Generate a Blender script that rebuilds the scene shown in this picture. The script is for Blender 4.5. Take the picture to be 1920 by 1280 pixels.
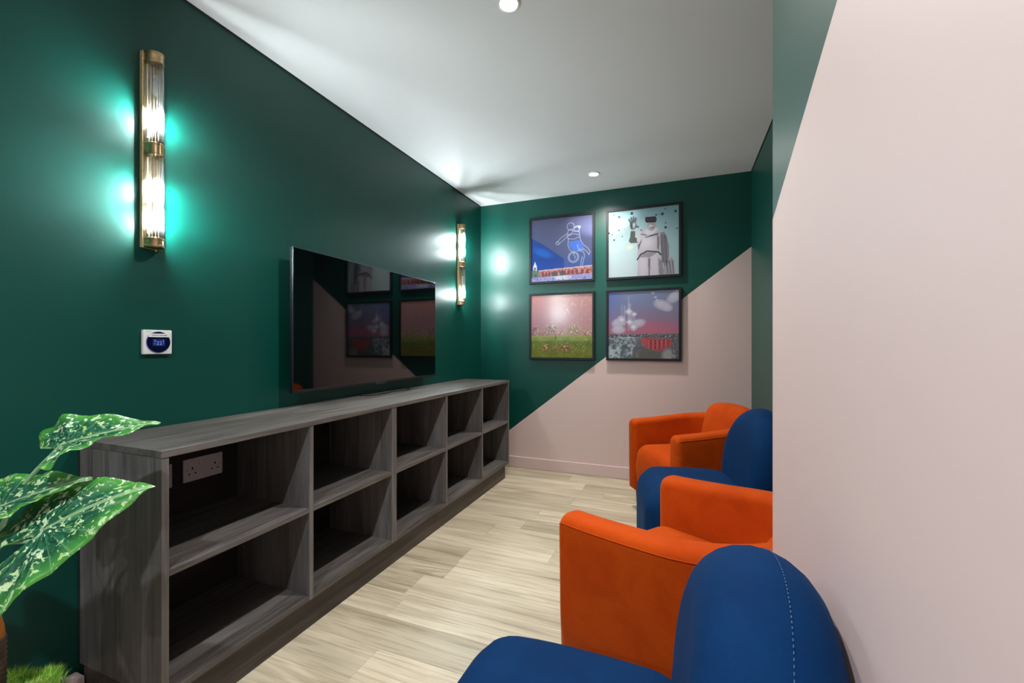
import bpy, bmesh, math, random
import numpy as np
from mathutils import Vector, Matrix

for o in list(bpy.data.objects):
    bpy.data.objects.remove(o, do_unlink=True)
SC = bpy.context.scene
COL = SC.collection
R = math.radians

# ------------------------------------------------------------------ camera
CAMH = 1.101
cam_d = bpy.data.cameras.new('camera')
cam_d.sensor_width = 36.0
cam_d.lens = 15.0
cam_d.shift_y = 0.00365
cam_d.clip_start = 0.02
cam = bpy.data.objects.new('camera', cam_d)
COL.objects.link(cam)
cam.location = (0, 0, CAMH)
cam.rotation_euler = (R(90), 0, R(21.43))
SC.camera = cam

# ------------------------------------------------------------------ world, exposure
w = bpy.data.worlds.new('world'); SC.world = w
w.use_nodes = True
w.node_tree.nodes['Background'].inputs[0].default_value = (0.8, 0.9, 1.0, 1)
w.node_tree.nodes['Background'].inputs[1].default_value = 0.3
SC.view_settings.view_transform = 'Standard'
SC.view_settings.look = 'None'
SC.view_settings.gamma = 1.0
SC.view_settings.exposure = 0.0
SC.view_settings.use_curve_mapping = False

SPOT_W = 112.0         # each ceiling downlight
BULB = 3400.0          # sconce bulb surface strength
# recessed downlights run down the middle of the room, one every 1.735 m
# (x, y, power, colour): the rear two are unseen, added cooler and stronger to light the near wall
WARM, COOL = (1.0, 0.955, 0.90), (0.85, 0.925, 1.0)
DOWNLIGHTS = [(-0.605, 3.24, 1.0, WARM), (-0.605, 1.505, 1.0, WARM), (-0.605, -0.23, 1.55, COOL), (-0.605, -1.965, 1.55, COOL)]

# ------------------------------------------------------------------ room dimensions
XL, XR, XN = -1.732, 0.50, 0.185      # left wall, recessed right wall, near right wall
YB, YE, YR = 3.614, 1.050, -2.9       # back wall, end of near right wall, rear wall
H = 2.40

# ------------------------------------------------------------------ helpers
def tag(o, label=None, cat=None, group=None, kind=None):
    if label: o['label'] = label
    if cat: o['category'] = cat
    if group: o['group'] = group
    if kind: o['kind'] = kind
    return o

def empty(name, loc=(0, 0, 0), rz=0.0):
    o = bpy.data.objects.new(name, None)
    o.empty_display_size = 0.1
    COL.objects.link(o)
    o.location = loc
    o.rotation_euler = (0, 0, rz)
    return o

def mo(name, verts, faces, mat, parent=None, smooth=False, off=(0, 0, 0), bevel=0.0, seg=2, fix=True):
    """one mesh object; off is subtracted from the vertices (the thing's own origin)"""
    me = bpy.data.meshes.new(name)
    ox, oy, oz = off
    me.from_pydata([(v[0]-ox, v[1]-oy, v[2]-oz) for v in verts], [], faces)
    if fix:
        bm = bmesh.new(); bm.from_mesh(me)
        bmesh.ops.recalc_face_normals(bm, faces=bm.faces)
        bm.to_mesh(me); bm.free()
    if smooth:
        me.polygons.foreach_set('use_smooth', [True]*len(me.polygons))
    me.materials.append(mat)
    o = bpy.data.objects.new(name, me)
    COL.objects.link(o)
    if parent is not None:
        o.parent = parent
    elif off != (0, 0, 0):
        o.location = off
    if bevel > 0:
        m = o.modifiers.new('bevel', 'BEVEL'); m.width = bevel; m.segments = seg
        m.limit_method = 'ANGLE'
        me.polygons.foreach_set('use_smooth', [True]*len(me.polygons))
        m.harden_normals = True
    return o

BF = [(0, 3, 2, 1), (4, 5, 6, 7), (0, 1, 5, 4), (1, 2, 6, 5), (2, 3, 7, 6), (3, 0, 4, 7)]
def boxv(x0, x1, y0, y1, z0, z1):
    return [(x0, y0, z0), (x1, y0, z0), (x1, y1, z0), (x0, y1, z0),
            (x0, y0, z1), (x1, y0, z1), (x1, y1, z1), (x0, y1, z1)]
def box(name, x0, x1, y0, y1, z0, z1, mat, parent=None, off=(0, 0, 0), bevel=0.0, seg=2):
    return mo(name, boxv(x0, x1, y0, y1, z0, z1), BF, mat, parent, False, off, bevel, seg)

def rbox(cx, cy, cz, hx, hy, hz, r, n=12, fn=None):
    """rounded box: cube grid pushed onto a box of half sizes with corner radius r"""
    idx = {}; V = []; F = []
    def lin(h):
        # denser towards the corners
        a = []
        k = n//3
        for i in range(k): a.append(-h + r*(1-math.cos(i/k*math.pi/2))*1.0)
        m = n-2*k
        for i in range(m+1): a.append(-h+r+(2*h-2*r)*i/m)
        for i in range(1, k+1): a.append(h-r + r*math.sin(i/k*math.pi/2))
        return a
    lx, ly, lz = lin(hx), lin(hy), lin(hz)
    N = len(lx)
    def vid(i, j, k):
        key = (i, j, k)
        if key in idx: return idx[key]
        p = Vector((lx[i], ly[j], lz[k]))
        c = Vector((max(-hx+r, min(hx-r, p.x)), max(-hy+r, min(hy-r, p.y)), max(-hz+r, min(hz-r, p.z))))
        d = p-c
        if d.length > 1e-9:
            p = c+d.normalized()*r
        q = (p.x+cx, p.y+cy, p.z+cz)
        if fn: q = fn(*q)
        idx[key] = len(V); V.append(q)
        return idx[key]
    M = N-1
    for a in range(M):
        for b in range(M):
            for s in (0, M):
                F.append([vid(s, a, b), vid(s, a+1, b), vid(s, a+1, b+1), vid(s, a, b+1)])
                F.append([vid(a, s, b), vid(a+1, s, b), vid(a+1, s, b+1), vid(a, s, b+1)])
                F.append([vid(a, b, s), vid(a+1, b, s), vid(a+1, b+1, s), vid(a, b+1, s)])
    return V, F

def tube(pts, rad, n=8, cap=True):
    pts = [Vector(p) for p in pts]
    if not hasattr(rad, '__len__'): rad = [rad]*len(pts)
    V = []; F = []
    up = None
    for i, p in enumerate(pts):
        t = (pts[min(i+1, len(pts)-1)]-pts[max(i-1, 0)]).normalized()
        if up is None:
            up = t.orthogonal().normalized()
        up = (up-t*up.dot(t)).normalized()
        s = t.cross(up)
        for k in range(n):
            a = 2*math.pi*k/n
            V.append(tuple(p+(up*math.cos(a)+s*math.sin(a))*rad[i]))
    for i in range(len(pts)-1):
        for k in range(n):
            F.append([i*n+k, i*n+(k+1) % n, (i+1)*n+(k+1) % n, (i+1)*n+k])
    if cap:
        F.append(list(range(n))[::-1]); F.append([(len(pts)-1)*n+k for k in range(n)])
    return V, F

def lathe(prof, cx, cy, n=24, cap=True):
    V = []; F = []
    for (r, z) in prof:
        for k in range(n):
            a = 2*math.pi*k/n
            V.append((cx+r*math.cos(a), cy+r*math.sin(a), z))
    for i in range(len(prof)-1):
        for k in range(n):
            F.append([i*n+k, i*n+(k+1) % n, (i+1)*n+(k+1) % n, (i+1)*n+k])
    if cap:
        F.append(list(range(n))[::-1]); F.append([(len(prof)-1)*n+k for k in range(n)])
    return V, F

def sub(o, lv=1):
    m = o.modifiers.new('subsurf', 'SUBSURF'); m.levels = lv; m.render_levels = lv
    return o

def copy_tree(o, parent=None):
    c = o.copy(); COL.objects.link(c)
    if parent is not None: c.parent = parent
    for ch in list(o.children): copy_tree(ch, c)
    return c

def catmull(P, n=8):
    P = [Vector(p) for p in P]
    Q = [P[0]*2-P[1]]+P+[P[-1]*2-P[-2]]
    out = []
    for i in range(1, len(Q)-2):
        for k in range(n):
            t = k/n
            a, b, c, d = Q[i-1], Q[i], Q[i+1], Q[i+2]
            out.append(0.5*((2*b)+(c-a)*t+(2*a-5*b+4*c-d)*t*t+(3*b-a-3*c+d)*t**3))
    out.append(P[-1])
    return out

# ------------------------------------------------------------------ materials
def lin(c):
    return tuple(((x/255)/12.92 if x/255 <= 0.04045 else ((x/255+0.055)/1.055)**2.4) for x in c)

class NT:
    def __init__(self, name):
        self.m = bpy.data.materials.new(name); self.m.use_nodes = True
        self.t = self.m.node_tree
        self.b = self.t.nodes['Principled BSDF']
        self.out = self.t.nodes['Material Output']
    def n(self, typ, **kw):
        x = self.t.nodes.new(typ)
        for k, v in kw.items():
            if k.startswith('i_'):
                x.inputs[k[2:].replace('_', ' ')].default_value = v
            else:
                setattr(x, k, v)
        return x
    def l(self, a, b): self.t.links.new(a, b)
    def ramp(self, src, stops):
        r = self.n('ShaderNodeValToRGB')
        el = r.color_ramp.elements
        while len(el) < len(stops): el.new(0.5)
        for e, (p, c) in zip(el, stops):
            e.position = p; e.color = (*c, 1) if len(c) == 3 else c
        self.l(src, r.inputs[0]); return r.outputs[0]
    def mix(self, fac, a, b, blend='MIX'):
        x = self.n('ShaderNodeMix', data_type='RGBA', blend_type=blend)
        for s, v in ((x.inputs[0], fac), (x.inputs[6], a), (x.inputs[7], b)):
            if hasattr(v, 'is_linked') or hasattr(v, 'links'): self.l(v, s)
            elif isinstance(v, (int, float)): s.default_value = v
            else: s.default_value = (*v, 1)
        return x.outputs[2]
    def math(self, op, a, b=0.0, c=0.0):
        x = self.n('ShaderNodeMath', operation=op)
        for s, v in zip(x.inputs, (a, b, c)):
            if hasattr(v, 'links'): self.l(v, s)
            else: s.default_value = v
        return x.outputs[0]
    def bump(self, h, strength=0.2, dist=0.002):
        x = self.n('ShaderNodeBump'); x.inputs['Strength'].default_value = strength
        x.inputs['Distance'].default_value = dist
        self.l(h, x.inputs['Height']); self.l(x.outputs[0], self.b.inputs['Normal'])
    def set(self, **kw):
        for k, v in kw.items():
            k = k.replace('_', ' ')
            s = self.b.inputs[k]
            if hasattr(v, 'links'): self.l(v, s)
            elif isinstance(v, tuple) and len(v) == 3: s.default_value = (*v, 1)
            else: s.default_value = v
        return self

GREEN = (0.0, 0.054, 0.040)
PINK = (0.62, 0.475, 0.45)

def plain(name, col, rough=0.5, metal=0.0, spec=0.5, **kw):
    t = NT(name)
    t.set(Base_Color=col, Roughness=rough, Metallic=metal, Specular_IOR_Level=spec, **kw)
    return t.m

def paint(name, axis=None, a0=0, z0=0, k=0, col=GREEN):
    """emulsion paint; with axis, green above and pink below the masked diagonal"""
    t = NT(name)
    g = t.n('ShaderNodeNewGeometry')
    nz = t.n('ShaderNodeTexNoise', i_Scale=900.0, i_Detail=2.0)
    t.l(g.outputs['Position'], nz.inputs['Vector'])
    if axis is not None:
        s = t.n('ShaderNodeSeparateXYZ'); t.l(g.outputs['Position'], s.inputs[0])
        zl = t.math('MULTIPLY_ADD', s.outputs[axis], k, z0-k*a0)
        f = t.math('LESS_THAN', s.outputs[2], zl)
        c = t.mix(f, GREEN, PINK)
        ro = t.math('MULTIPLY_ADD', f, 0.12, 0.40)
        t.set(Base_Color=c, Roughness=ro, Specular_IOR_Level=0.40)
    else:
        t.set(Base_Color=col, Roughness=0.40 if col == GREEN else 0.5, Specular_IOR_Level=0.40)
    t.bump(nz.outputs[0], 0.05, 0.0006)
    return t.m

M = {}
M['green'] = paint('green_satin_paint')
M['back'] = paint('back_wall_paint', 0, -1.444, 0.327, 0.7767)
M['near'] = paint('near_wall_paint', 1, 1.050, 1.368, -0.4187)
M['pinkpaint'] = paint('pink_paint', col=PINK)
M['ceiling'] = plain('ceiling_white', (0.74, 0.74, 0.75), 0.75)
M['shade_line'] = plain('painted_shadow_line', (0.004, 0.010, 0.008), 0.8)

def wood(name, axis, dark, mid, light, scale=1.0, rough=0.5, rnd=False, bump=0.15, fmin=(0.55, 0.53, 0.50)):
    """long streaky grain along the given axis"""
    t = NT(name)
    if rnd:
        tc = t.n('ShaderNodeTexCoord'); src = tc.outputs['Object']
        oi = t.n('ShaderNodeObjectInfo')
        cmb = t.n('ShaderNodeCombineXYZ')
        t.l(t.math('MULTIPLY', oi.outputs['Random'], 37.0), cmb.inputs[0])
        t.l(t.math('MULTIPLY', oi.outputs['Random'], 91.0), cmb.inputs[1])
        ad = t.n('ShaderNodeVectorMath', operation='ADD')
        t.l(src, ad.inputs[0]); t.l(cmb.outputs[0], ad.inputs[1]); src = ad.outputs[0]
    else:
        g = t.n('ShaderNodeNewGeometry'); src = g.outputs['Position']
    def streak(along, across, detail, dist):
        mp = t.n('ShaderNodeMapping')
        s = [across*scale]*3; s[axis] = along*scale
        mp.inputs['Scale'].default_value = s
        t.l(src, mp.inputs[0])
        nz = t.n('ShaderNodeTexNoise', i_Scale=1.0, i_Detail=detail, i_Roughness=0.62, i_Distortion=dist)
        t.l(mp.outputs[0], nz.inputs['Vector'])
        return nz.outputs[0]
    a = streak(1.6, 22.0, 5.0, 0.6)
    b = streak(5.0, 130.0, 4.0, 0.2)
    c = streak(1.1, 5.5, 2.0, 0.9)
    base = t.ramp(a, [(0.30, dark), (0.47, mid), (0.66, light)])
    fine = t.ramp(b, [(0.33, fmin), (0.52, (1, 1, 1))])
    big = t.ramp(c, [(0.30, (0.80, 0.79, 0.76)), (0.60, (1.06, 1.05, 1.04))])
    # cathedral figure: rings cut by the board
    mp = t.n('ShaderNodeMapping'); s = [9.0*scale]*3; s[axis] = 0.9*scale
    mp.inputs['Scale'].default_value = s; t.l(src, mp.inputs[0])
    wv = t.n('ShaderNodeTexNoise', i_Scale=1.0, i_Detail=1.0, i_Distortion=0.3)
    t.l(mp.outputs[0], wv.inputs['Vector'])
    rg = t.math('SINE', t.math('MULTIPLY', wv.outputs[0], 95.0))
    ring = t.ramp(rg, [(0.0, (0.80, 0.78, 0.75)), (0.75, (1, 1, 1))])
    msk = t.ramp(streak(1.5, 6.0, 1.0, 0.4), [(0.52, (0, 0, 0)), (0.62, (1, 1, 1))])
    col = t.mix(1.0, base, fine, 'MULTIPLY')
    col = t.mix(1.0, col, big, 'MULTIPLY')
    col = t.mix(msk, col, t.mix(1.0, col, ring, 'MULTIPLY'))
    if rnd:
        tone = t.ramp(oi.outputs['Random'], [(0.0, (0.86, 0.85, 0.82)), (0.5, (0.98, 0.98, 0.97)), (1.0, (1.08, 1.07, 1.05))])
        col = t.mix(1.0, col, tone, 'MULTIPLY')
    t.set(Base_Color=col, Roughness=rough)
    t.bump(b, bump, 0.001)
    return t.m

M['plank'] = wood('pale_oak_plank', 0, (0.40, 0.335, 0.235), (0.585, 0.51, 0.385), (0.66, 0.59, 0.46), 0.55, 0.42, True, 0.08, (0.70, 0.67, 0.63))
GD, GM, GL = (0.070, 0.061, 0.057), (0.108, 0.097, 0.092), (0.150, 0.138, 0.133)
M['wood_y'] = wood('grey_oak_board', 1, GD, GM, GL, 0.8, 0.45)
M['wood_z'] = wood('grey_oak_upright', 2, (0.088, 0.080, 0.078), (0.128, 0.119, 0.117), (0.168, 0.159, 0.158), 0.8, 0.42, fmin=(0.68, 0.67, 0.66))
GDD, GDM, GDL = (0.030, 0.022, 0.018), (0.058, 0.044, 0.037), (0.085, 0.067, 0.058)
M['wood_dark'] = wood('brown_oak_plinth', 1, GDD, GDM, GDL, 0.8, 0.5)

M['back_panel'] = wood('dark_brown_panel', 1, (0.009, 0.0065, 0.0055), (0.015, 0.011, 0.009), (0.021, 0.016, 0.014), 0.8, 0.6)

def velvet(name, col, deep, sheen, tint, rough=0.8):
    t = NT(name)
    tc = t.n('ShaderNodeTexCoord')
    nz = t.n('ShaderNodeTexNoise', i_Scale=7.0, i_Detail=3.0, i_Roughness=0.55, i_Distortion=0.8)
    t.l(tc.outputs['Object'], nz.inputs['Vector'])
    c = t.ramp(nz.outputs[0], [(0.35, deep), (0.62, col)])
    f = t.n('ShaderNodeTexNoise', i_Scale=420.0, i_Detail=2.0)
    t.l(tc.outputs['Object'], f.inputs['Vector'])
    c = t.mix(0.25, c, t.mix(1.0, c, t.ramp(f.outputs[0], [(0.3, (0.6, 0.6, 0.6)), (0.7, (1.3, 1.3, 1.3))]), 'MULTIPLY'))
    t.set(Base_Color=c, Roughness=rough, Specular_IOR_Level=0.08, Sheen_Weight=sheen,
          Sheen_Roughness=0.35, Sheen_Tint=tint)
    t.bump(f.outputs[0], 0.12, 0.0012)
    return t.m

M['orange'] = velvet('orange_velvet', (0.50, 0.060, 0.003), (0.43, 0.046, 0.002), 0.26, (1.0, 0.42, 0.10))
M['orange_pipe'] = velvet('orange_velvet_piping', (0.46, 0.054, 0.003), (0.40, 0.042, 0.002), 0.2, (1.0, 0.35, 0.10))
M['blue'] = velvet('blue_velvet', (0.0015, 0.026, 0.092), (0.0012, 0.021, 0.078), 0.03, (0.2, 0.5, 1.0))
M['thread'] = plain('blue_thread', (0.03, 0.085, 0.20), 0.7)
M['foot'] = plain('black_foot', (0.015, 0.013, 0.012), 0.4)

def brass():
    t = NT('aged_brass')
    tc = t.n('ShaderNodeTexCoord')
    nz = t.n('ShaderNodeTexNoise', i_Scale=60.0, i_Detail=3.0)
    t.l(tc.outputs['Object'], nz.inputs['Vector'])
    c = t.ramp(nz.outputs[0], [(0.3, (0.36, 0.24, 0.12)), (0.7, (0.55, 0.40, 0.22))])
    t.set(Base_Color=c, Metallic=1.0, Roughness=0.32)
    return t.m
M['brass'] = brass()

def brushed():
    t = NT('pale_brushed_brass')
    tc = t.n('ShaderNodeTexCoord')
    nz = t.n('ShaderNodeTexNoise', i_Scale=80.0, i_Detail=2.0)
    t.l(tc.outputs['Object'], nz.inputs['Vector'])
    c = t.ramp(nz.outputs[0], [(0.3, (0.66, 0.50, 0.27)), (0.7, (0.76, 0.60, 0.36))])
    t.set(Base_Color=c, Metallic=0.55, Roughness=0.45)
    return t.m
M['brass_plate'] = brushed()

def thin_glass(name, tint=(0.96, 0.98, 0.98), ior=1.5, rough=0.03, boost=1.0):
    t = NT(name)
    t.t.nodes.remove(t.b)
    tr = t.n('ShaderNodeBsdfTransparent'); tr.inputs[0].default_value = (*tint, 1)
    gl = t.n('ShaderNodeBsdfGlossy'); gl.inputs['Roughness'].default_value = rough
    fr = t.n('ShaderNodeFresnel'); fr.inputs[0].default_value = ior
    mx = t.n('ShaderNodeMixShader')
    t.l(t.math('MULTIPLY', fr.outputs[0], boost), mx.inputs[0])
    t.l(tr.outputs[0], mx.inputs[1]); t.l(gl.outputs[0], mx.inputs[2])
    t.l(mx.outputs[0], t.out.inputs[0])
    return t.m
def rod_glass():
    t = NT('clear_glass_rod')
    t.t.nodes.remove(t.b)
    tr = t.n('ShaderNodeBsdfTransparent'); tr.inputs[0].default_value = (0.95, 0.97, 0.97, 1)
    gl = t.n('ShaderNodeBsdfGlossy'); gl.inputs['Roughness'].default_value = 0.12
    tl = t.n('ShaderNodeBsdfTranslucent'); tl.inputs[0].default_value = (0.9, 0.93, 0.92, 1)
    fr = t.n('ShaderNodeFresnel'); fr.inputs[0].default_value = 1.5
    m1 = t.n('ShaderNodeMixShader'); m1.inputs[0].default_value = 0.20
    t.l(tr.outputs[0], m1.inputs[1]); t.l(tl.outputs[0], m1.inputs[2])
    m2 = t.n('ShaderNodeMixShader')
    t.l(fr.outputs[0], m2.inputs[0]); t.l(m1.outputs[0], m2.inputs[1]); t.l(gl.outputs[0], m2.inputs[2])
    t.l(m2.outputs[0], t.out.inputs[0])
    return t.m
M['rod'] = rod_glass()
M['pane'] = thin_glass('picture_glass', (1, 1, 1), 1.40, 0.20, 0.68)

def emit(name, col, s):
    t = NT(name)
    t.set(Base_Color=(0.8, 0.8, 0.8), Emission_Color=col, Emission_Strength=s)
    return t.m
M['bulb_on'] = emit('lit_bulb', (0.86, 0.98, 1.0), BULB)
M['bulb_off'] = plain('frosted_bulb', (0.85, 0.82, 0.76), 0.4)
M['ceramic'] = plain('white_ceramic', (0.8, 0.78, 0.72), 0.4)
M['lens'] = emit('downlight_lens', (1.0, 0.98, 0.95), 30.0)
M['whitemetal'] = plain('white_enamel', (0.75, 0.75, 0.75), 0.4)
M['frame'] = plain('black_picture_frame', (0.007, 0.008, 0.011), 0.45, spec=0.3)
M['backing'] = plain('picture_backing_board', (0.05, 0.04, 0.03), 0.8)
M['tvglass'] = plain('black_screen_glass', (0.0015, 0.0015, 0.002), 0.035, spec=0.85)
M['tvbody'] = plain('black_tv_plastic', (0.006, 0.006, 0.007), 0.45)
M['tvbezel'] = plain('dark_steel_bezel', (0.085, 0.09, 0.11), 0.32, 1.0)
M['plate'] = plain('white_socket_plastic', (0.62, 0.60, 0.60), 0.35)
M['hole'] = plain('socket_hole', (0.004, 0.004, 0.004), 0.7)
M['screw'] = plain('steel_screw', (0.4, 0.4, 0.4), 0.35, 1.0)
M['white_plastic'] = plain('white_plastic', (0.72, 0.74, 0.72), 0.35)
M['dial'] = plain('navy_dial_glass', (0.002, 0.003, 0.030), 0.12)
M['dial_ring'] = plain('violet_ring', (0.42, 0.40, 0.78), 0.3)
M['lcd'] = emit('blue_display', (0.002, 0.02, 0.30), 0.12)
M['lcd'].node_tree.nodes['Principled BSDF'].inputs['Base Color'].default_value = (0.002, 0.006, 0.08, 1)
M['digits'] = emit('display_digits', (0.16, 0.36, 1.0), 0.55)
M['digits'].node_tree.nodes['Principled BSDF'].inputs['Base Color'].default_value = (0.05, 0.10, 0.3, 1)
M['ink'] = plain('dark_print', (0.05, 0.05, 0.06), 0.6)
M['cable'] = plain('black_cable', (0.008, 0.008, 0.008), 0.45)

# ================================================================== STRUCTURE
def struct(o): o['kind'] = 'structure'; return o
T = 0.10
struct(box('wall_left', XL-T, XL, YR-T, YB+T, -0.05, H, M['green']))
struct(box('wall_back', XL, XR+T, YB, YB+T, -0.05, H, M['back']))
struct(box('wall_right', XR, XR+T, YE, YB, -0.05, H, M['green']))
struct(box('wall_right_front', XN, XR+T, YR, YE, -0.05, H, M['near']))
struct(box('wall_rear', XL, XR+T, YR-T, YR, -0.05, H, M['pinkpaint']))
struct(box('ceiling', XL-T, XR+T, YR-T, YB+T, H, H+0.08, M['ceiling']))
# dark strips painted in for the shade where walls meet ceiling
struct(box('shade_strip_1', XL, XL+0.004, YR, YB, H-0.007, H, M['shade_line']))
struct(box('shade_strip_2', XR-0.004, XR, YE, YB-0.004, H-0.009, H, M['shade_line']))

# floor: slab with individually laid planks
floor = struct(box('floor', XL-T, XR+T, YR-T, YB+T, -0.10, -0.004, plain('floor_screed', (0.13, 0.11, 0.09), 0.8)))
PW, PL, GAP = 0.162, 1.22, 0.0007
pcache = {}
def plank_mesh(L, Wd):
    key = (round(L, 3), round(Wd, 3))
    if key in pcache: return pcache[key]
    hx, hy, c = L/2-GAP/2, Wd/2-GAP/2, 0.0012
    V = [(-hx, -hy, -0.004), (hx, -hy, -0.004), (hx, hy, -0.004), (-hx, hy, -0.004),
         (-hx, -hy, -0.0008), (hx, -hy, -0.0008), (hx, hy, -0.0008), (-hx, hy, -0.0008),
         (-hx+c, -hy+c, 0), (hx-c, -hy+c, 0), (hx-c, hy-c, 0), (-hx+c, hy-c, 0)]
    F = [(0, 1, 5, 4), (1, 2, 6, 5), (2, 3, 7, 6), (3, 0, 4, 7),
         (4, 5, 9, 8), (5, 6, 10, 9), (6, 7, 11, 10), (7, 4, 8, 11), (8, 9, 10, 11), (3, 2, 1, 0)]
    me = bpy.data.meshes.new('plank'); me.from_pydata(V, [], F); me.materials.append(M['plank'])
    pcache[key] = me
    return me
random.seed(11)
row0 = 1.915
k0 = int(math.floor((YR-row0)/PW)); k1 = int(math.ceil((YB-row0)/PW))
offs = {0: -1.042+PL, -1: -1.042+PL}
for k in range(k0, k1+1):
    ya, yb = row0+(k-1)*PW, row0+k*PW
    ya, yb = max(ya, YR), min(yb, YB)
    if yb-ya < 0.01: continue
    xmax = XR if (ya+yb)/2 > YE else XN
    # known joints: x=-1.042 in the row ending at 1.915, x=-1.016 four rows nearer
    j = {0: -1.042, -4: -1.016, 5: -0.86, 3: -1.05, 7: -0.70, 2: -0.62}.get(k, XL+random.uniform(0.1, PL))
    cuts = [XL, xmax]
    x = j
    while x > XL+0.05: cuts.append(x); x -= PL
    x = j+PL
    while x < xmax-0.05: cuts.append(x); x += PL
    cuts = sorted(set(round(c, 4) for c in cuts))
    for a, b in zip(cuts[:-1], cuts[1:]):
        o = bpy.data.objects.new('plank', plank_mesh(b-a, yb-ya))
        COL.objects.link(o); o.parent = floor
        o.location = ((a+b)/2, (ya+yb)/2, 0)

# skirting boards
def skirting(name, x0, x1, y0, y1, h=0.10, mat='pinkpaint'):
    return struct(box(name, x0, x1, y0, y1, 0, h, M[mat], bevel=0.004, seg=2))
skirting('baseboard_back', XL, XR, YB-0.018, YB, 0.098)
def lshape():
    # along the left wall with a short return on the side of the bookcase
    y1 = 0.735
    pts = [(XL, YR), (XL+0.018, YR), (XL+0.018, y1-0.018), (XL+0.046, y1-0.018), (XL+0.046, y1), (XL, y1)]
    V = [(x, y, 0) for x, y in pts]+[(x, y, 0.096) for x, y in pts]
    n = len(pts)
    F = [list(range(n))[::-1], [n+i for i in range(n)]]+[[i, (i+1) % n, n+(i+1) % n, n+i] for i in range(n)]
    return struct(mo('baseboard_left', V, F, M['pinkpaint'], bevel=0.003))
lshape()
skirting('baseboard_right_front', XN-0.016, XN, YR, YE, 0.098)
skirting('baseboard_right', XR-0.016, XR, YE, YB-0.018, 0.098, 'green')

# ================================================================== DOWNLIGHTS
DL_LABEL = ['round recessed ceiling downlight near the wall with framed pictures',
            'round recessed ceiling downlight over the middle of the room, beyond the near sconce',
            'added unseen recessed ceiling downlight between the rear lamp and the room centre',
            'added unseen recessed ceiling downlight nearest the pink rear wall']
def downlight(i, x, y, power, colour):
    r = empty('downlight', (x, y, H))
    tag(r, DL_LABEL[i], 'ceiling light', 'recessed ceiling downlights')
    V, F = lathe([(0.033, -0.001), (0.034, -0.005), (0.041, -0.006), (0.045, -0.003), (0.0455, 0.0)], 0, 0, 32, False)
    mo('trim_ring', V, F, M['whitemetal'], r, True)
    V, F = lathe([(0.0335, -0.0030), (0.020, -0.0045), (0.004, -0.005)], 0, 0, 32, True)
    mo('lens', V, F, M['lens'], r, True)
    ld = bpy.data.lights.new('lamp', 'SPOT')
    ld.energy = SPOT_W*power; ld.color = colour
    ld.spot_size = R(150); ld.spot_blend = 0.9; ld.shadow_soft_size = 0.032
    lo = bpy.data.objects.new('lamp', ld); COL.objects.link(lo)
    lo.parent = r; lo.location = (0, 0, -0.012)
for i, (x, y, p, c) in enumerate(DOWNLIGHTS): downlight(i, x, y, p, c)

# ================================================================== BOOKCASE
CF = -1.322            # front plane of the carcasses
CB = XL+0.002
Y0, Y1, YM = 0.738, 3.303, 1.764
ZB, ZS, ZT = 0.120, 0.457, 0.790   # underside of base board, of middle shelf, of top
TH = 0.019
def unit(label, ya, yb, nb):
    org = (CF, (ya+yb)/2, 0)
    r = empty('bookcase_unit', org)
    tag(r, label, 'bookcase', 'low bookcase units under the television')
    off = org
    kw = dict(parent=r, off=off, bevel=0.0012, seg=2)
    pitch = (yb-ya-TH)/nb
    for j in range(nb+1):
        y = ya+pitch*j
        nm = 'side_panel' if j in (0, nb) else 'divider'
        box(nm, CB+0.008, CF, y, y+TH, ZB, ZT, M['wood_z'], **kw)
    box('back_panel', CB, CB+0.008, ya, yb, ZB, ZT, M['back_panel'], parent=r, off=off)
    for j in range(nb):
        a, b = ya+pitch*j+TH, ya+pitch*(j+1)
        box('base_board', CB+0.008, CF-0.0005, a, b, ZB, ZB+TH, M['wood_y'], **kw)
        box('shelf', CB+0.008, CF-0.001, a, b, ZS, ZS+TH, M['wood_y'], **kw)
    box('plinth', CB+0.03, CF-0.024, ya+(0.0 if nb == 3 else 0.0), yb-(0.03 if nb == 3 else 0), 0.0, ZB, M['wood_dark'], **kw)
    return r
unit('two-bay grey oak bookcase unit with wall sockets in its upper bay', Y0, YM, 2)
unit('three-bay grey oak bookcase unit standing next to the picture wall', YM+0.0005, Y1, 3)
tag(box('worktop', CB, CF+0.002, Y0-0.001, Y1+0.001, ZT, ZT+0.020, M['wood_y'],
        off=((CB+CF)/2, (Y0+Y1)/2, ZT), bevel=0.0012),
    'long grey oak top board lying across both bookcase units', 'worktop')

# ------------------------------------------------------------------ sockets on the back panel
def socket(label, yc, zc):
    x = CB+0.0088
    org = (x, yc, zc)
    r = empty('double_socket', org); tag(r, label, 'socket', 'double sockets inside the bookcase')
    V, F = rbox(0.0045, 0, 0, 0.0045, 0.073, 0.043, 0.0035, 9)
    mo('plate', V, F, M['plate'], r, True)
    for s in (-1, 1):
        box('rocker_switch', 0.008, 0.0115, s*0.012-0.006, s*0.012+0.006, 0.014, 0.032, M['plate'], r, bevel=0.001)
        c = s*0.042
        box('pin_hole', 0.0085, 0.0094, c-0.0024, c+0.0024, 0.001, 0.010, M['hole'], r)
        for q in (-1, 1):
            box('pin_hole', 0.0085, 0.0094, c+q*0.011-0.0035, c+q*0.011+0.0035, -0.0165, -0.0120, M['hole'], r)
        V, F = tube([(0.0085, s*0.0605, 0), (0.0098, s*0.0605, 0)], 0.0028, 10)
        mo('screw', V, F, M['screw'], r)
    return r
socket('white double wall socket inside the bookcase, seen whole', 1.101, 0.631)
socket('white double wall socket half hidden by the bookcase side panel', 0.918, 0.628)

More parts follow.
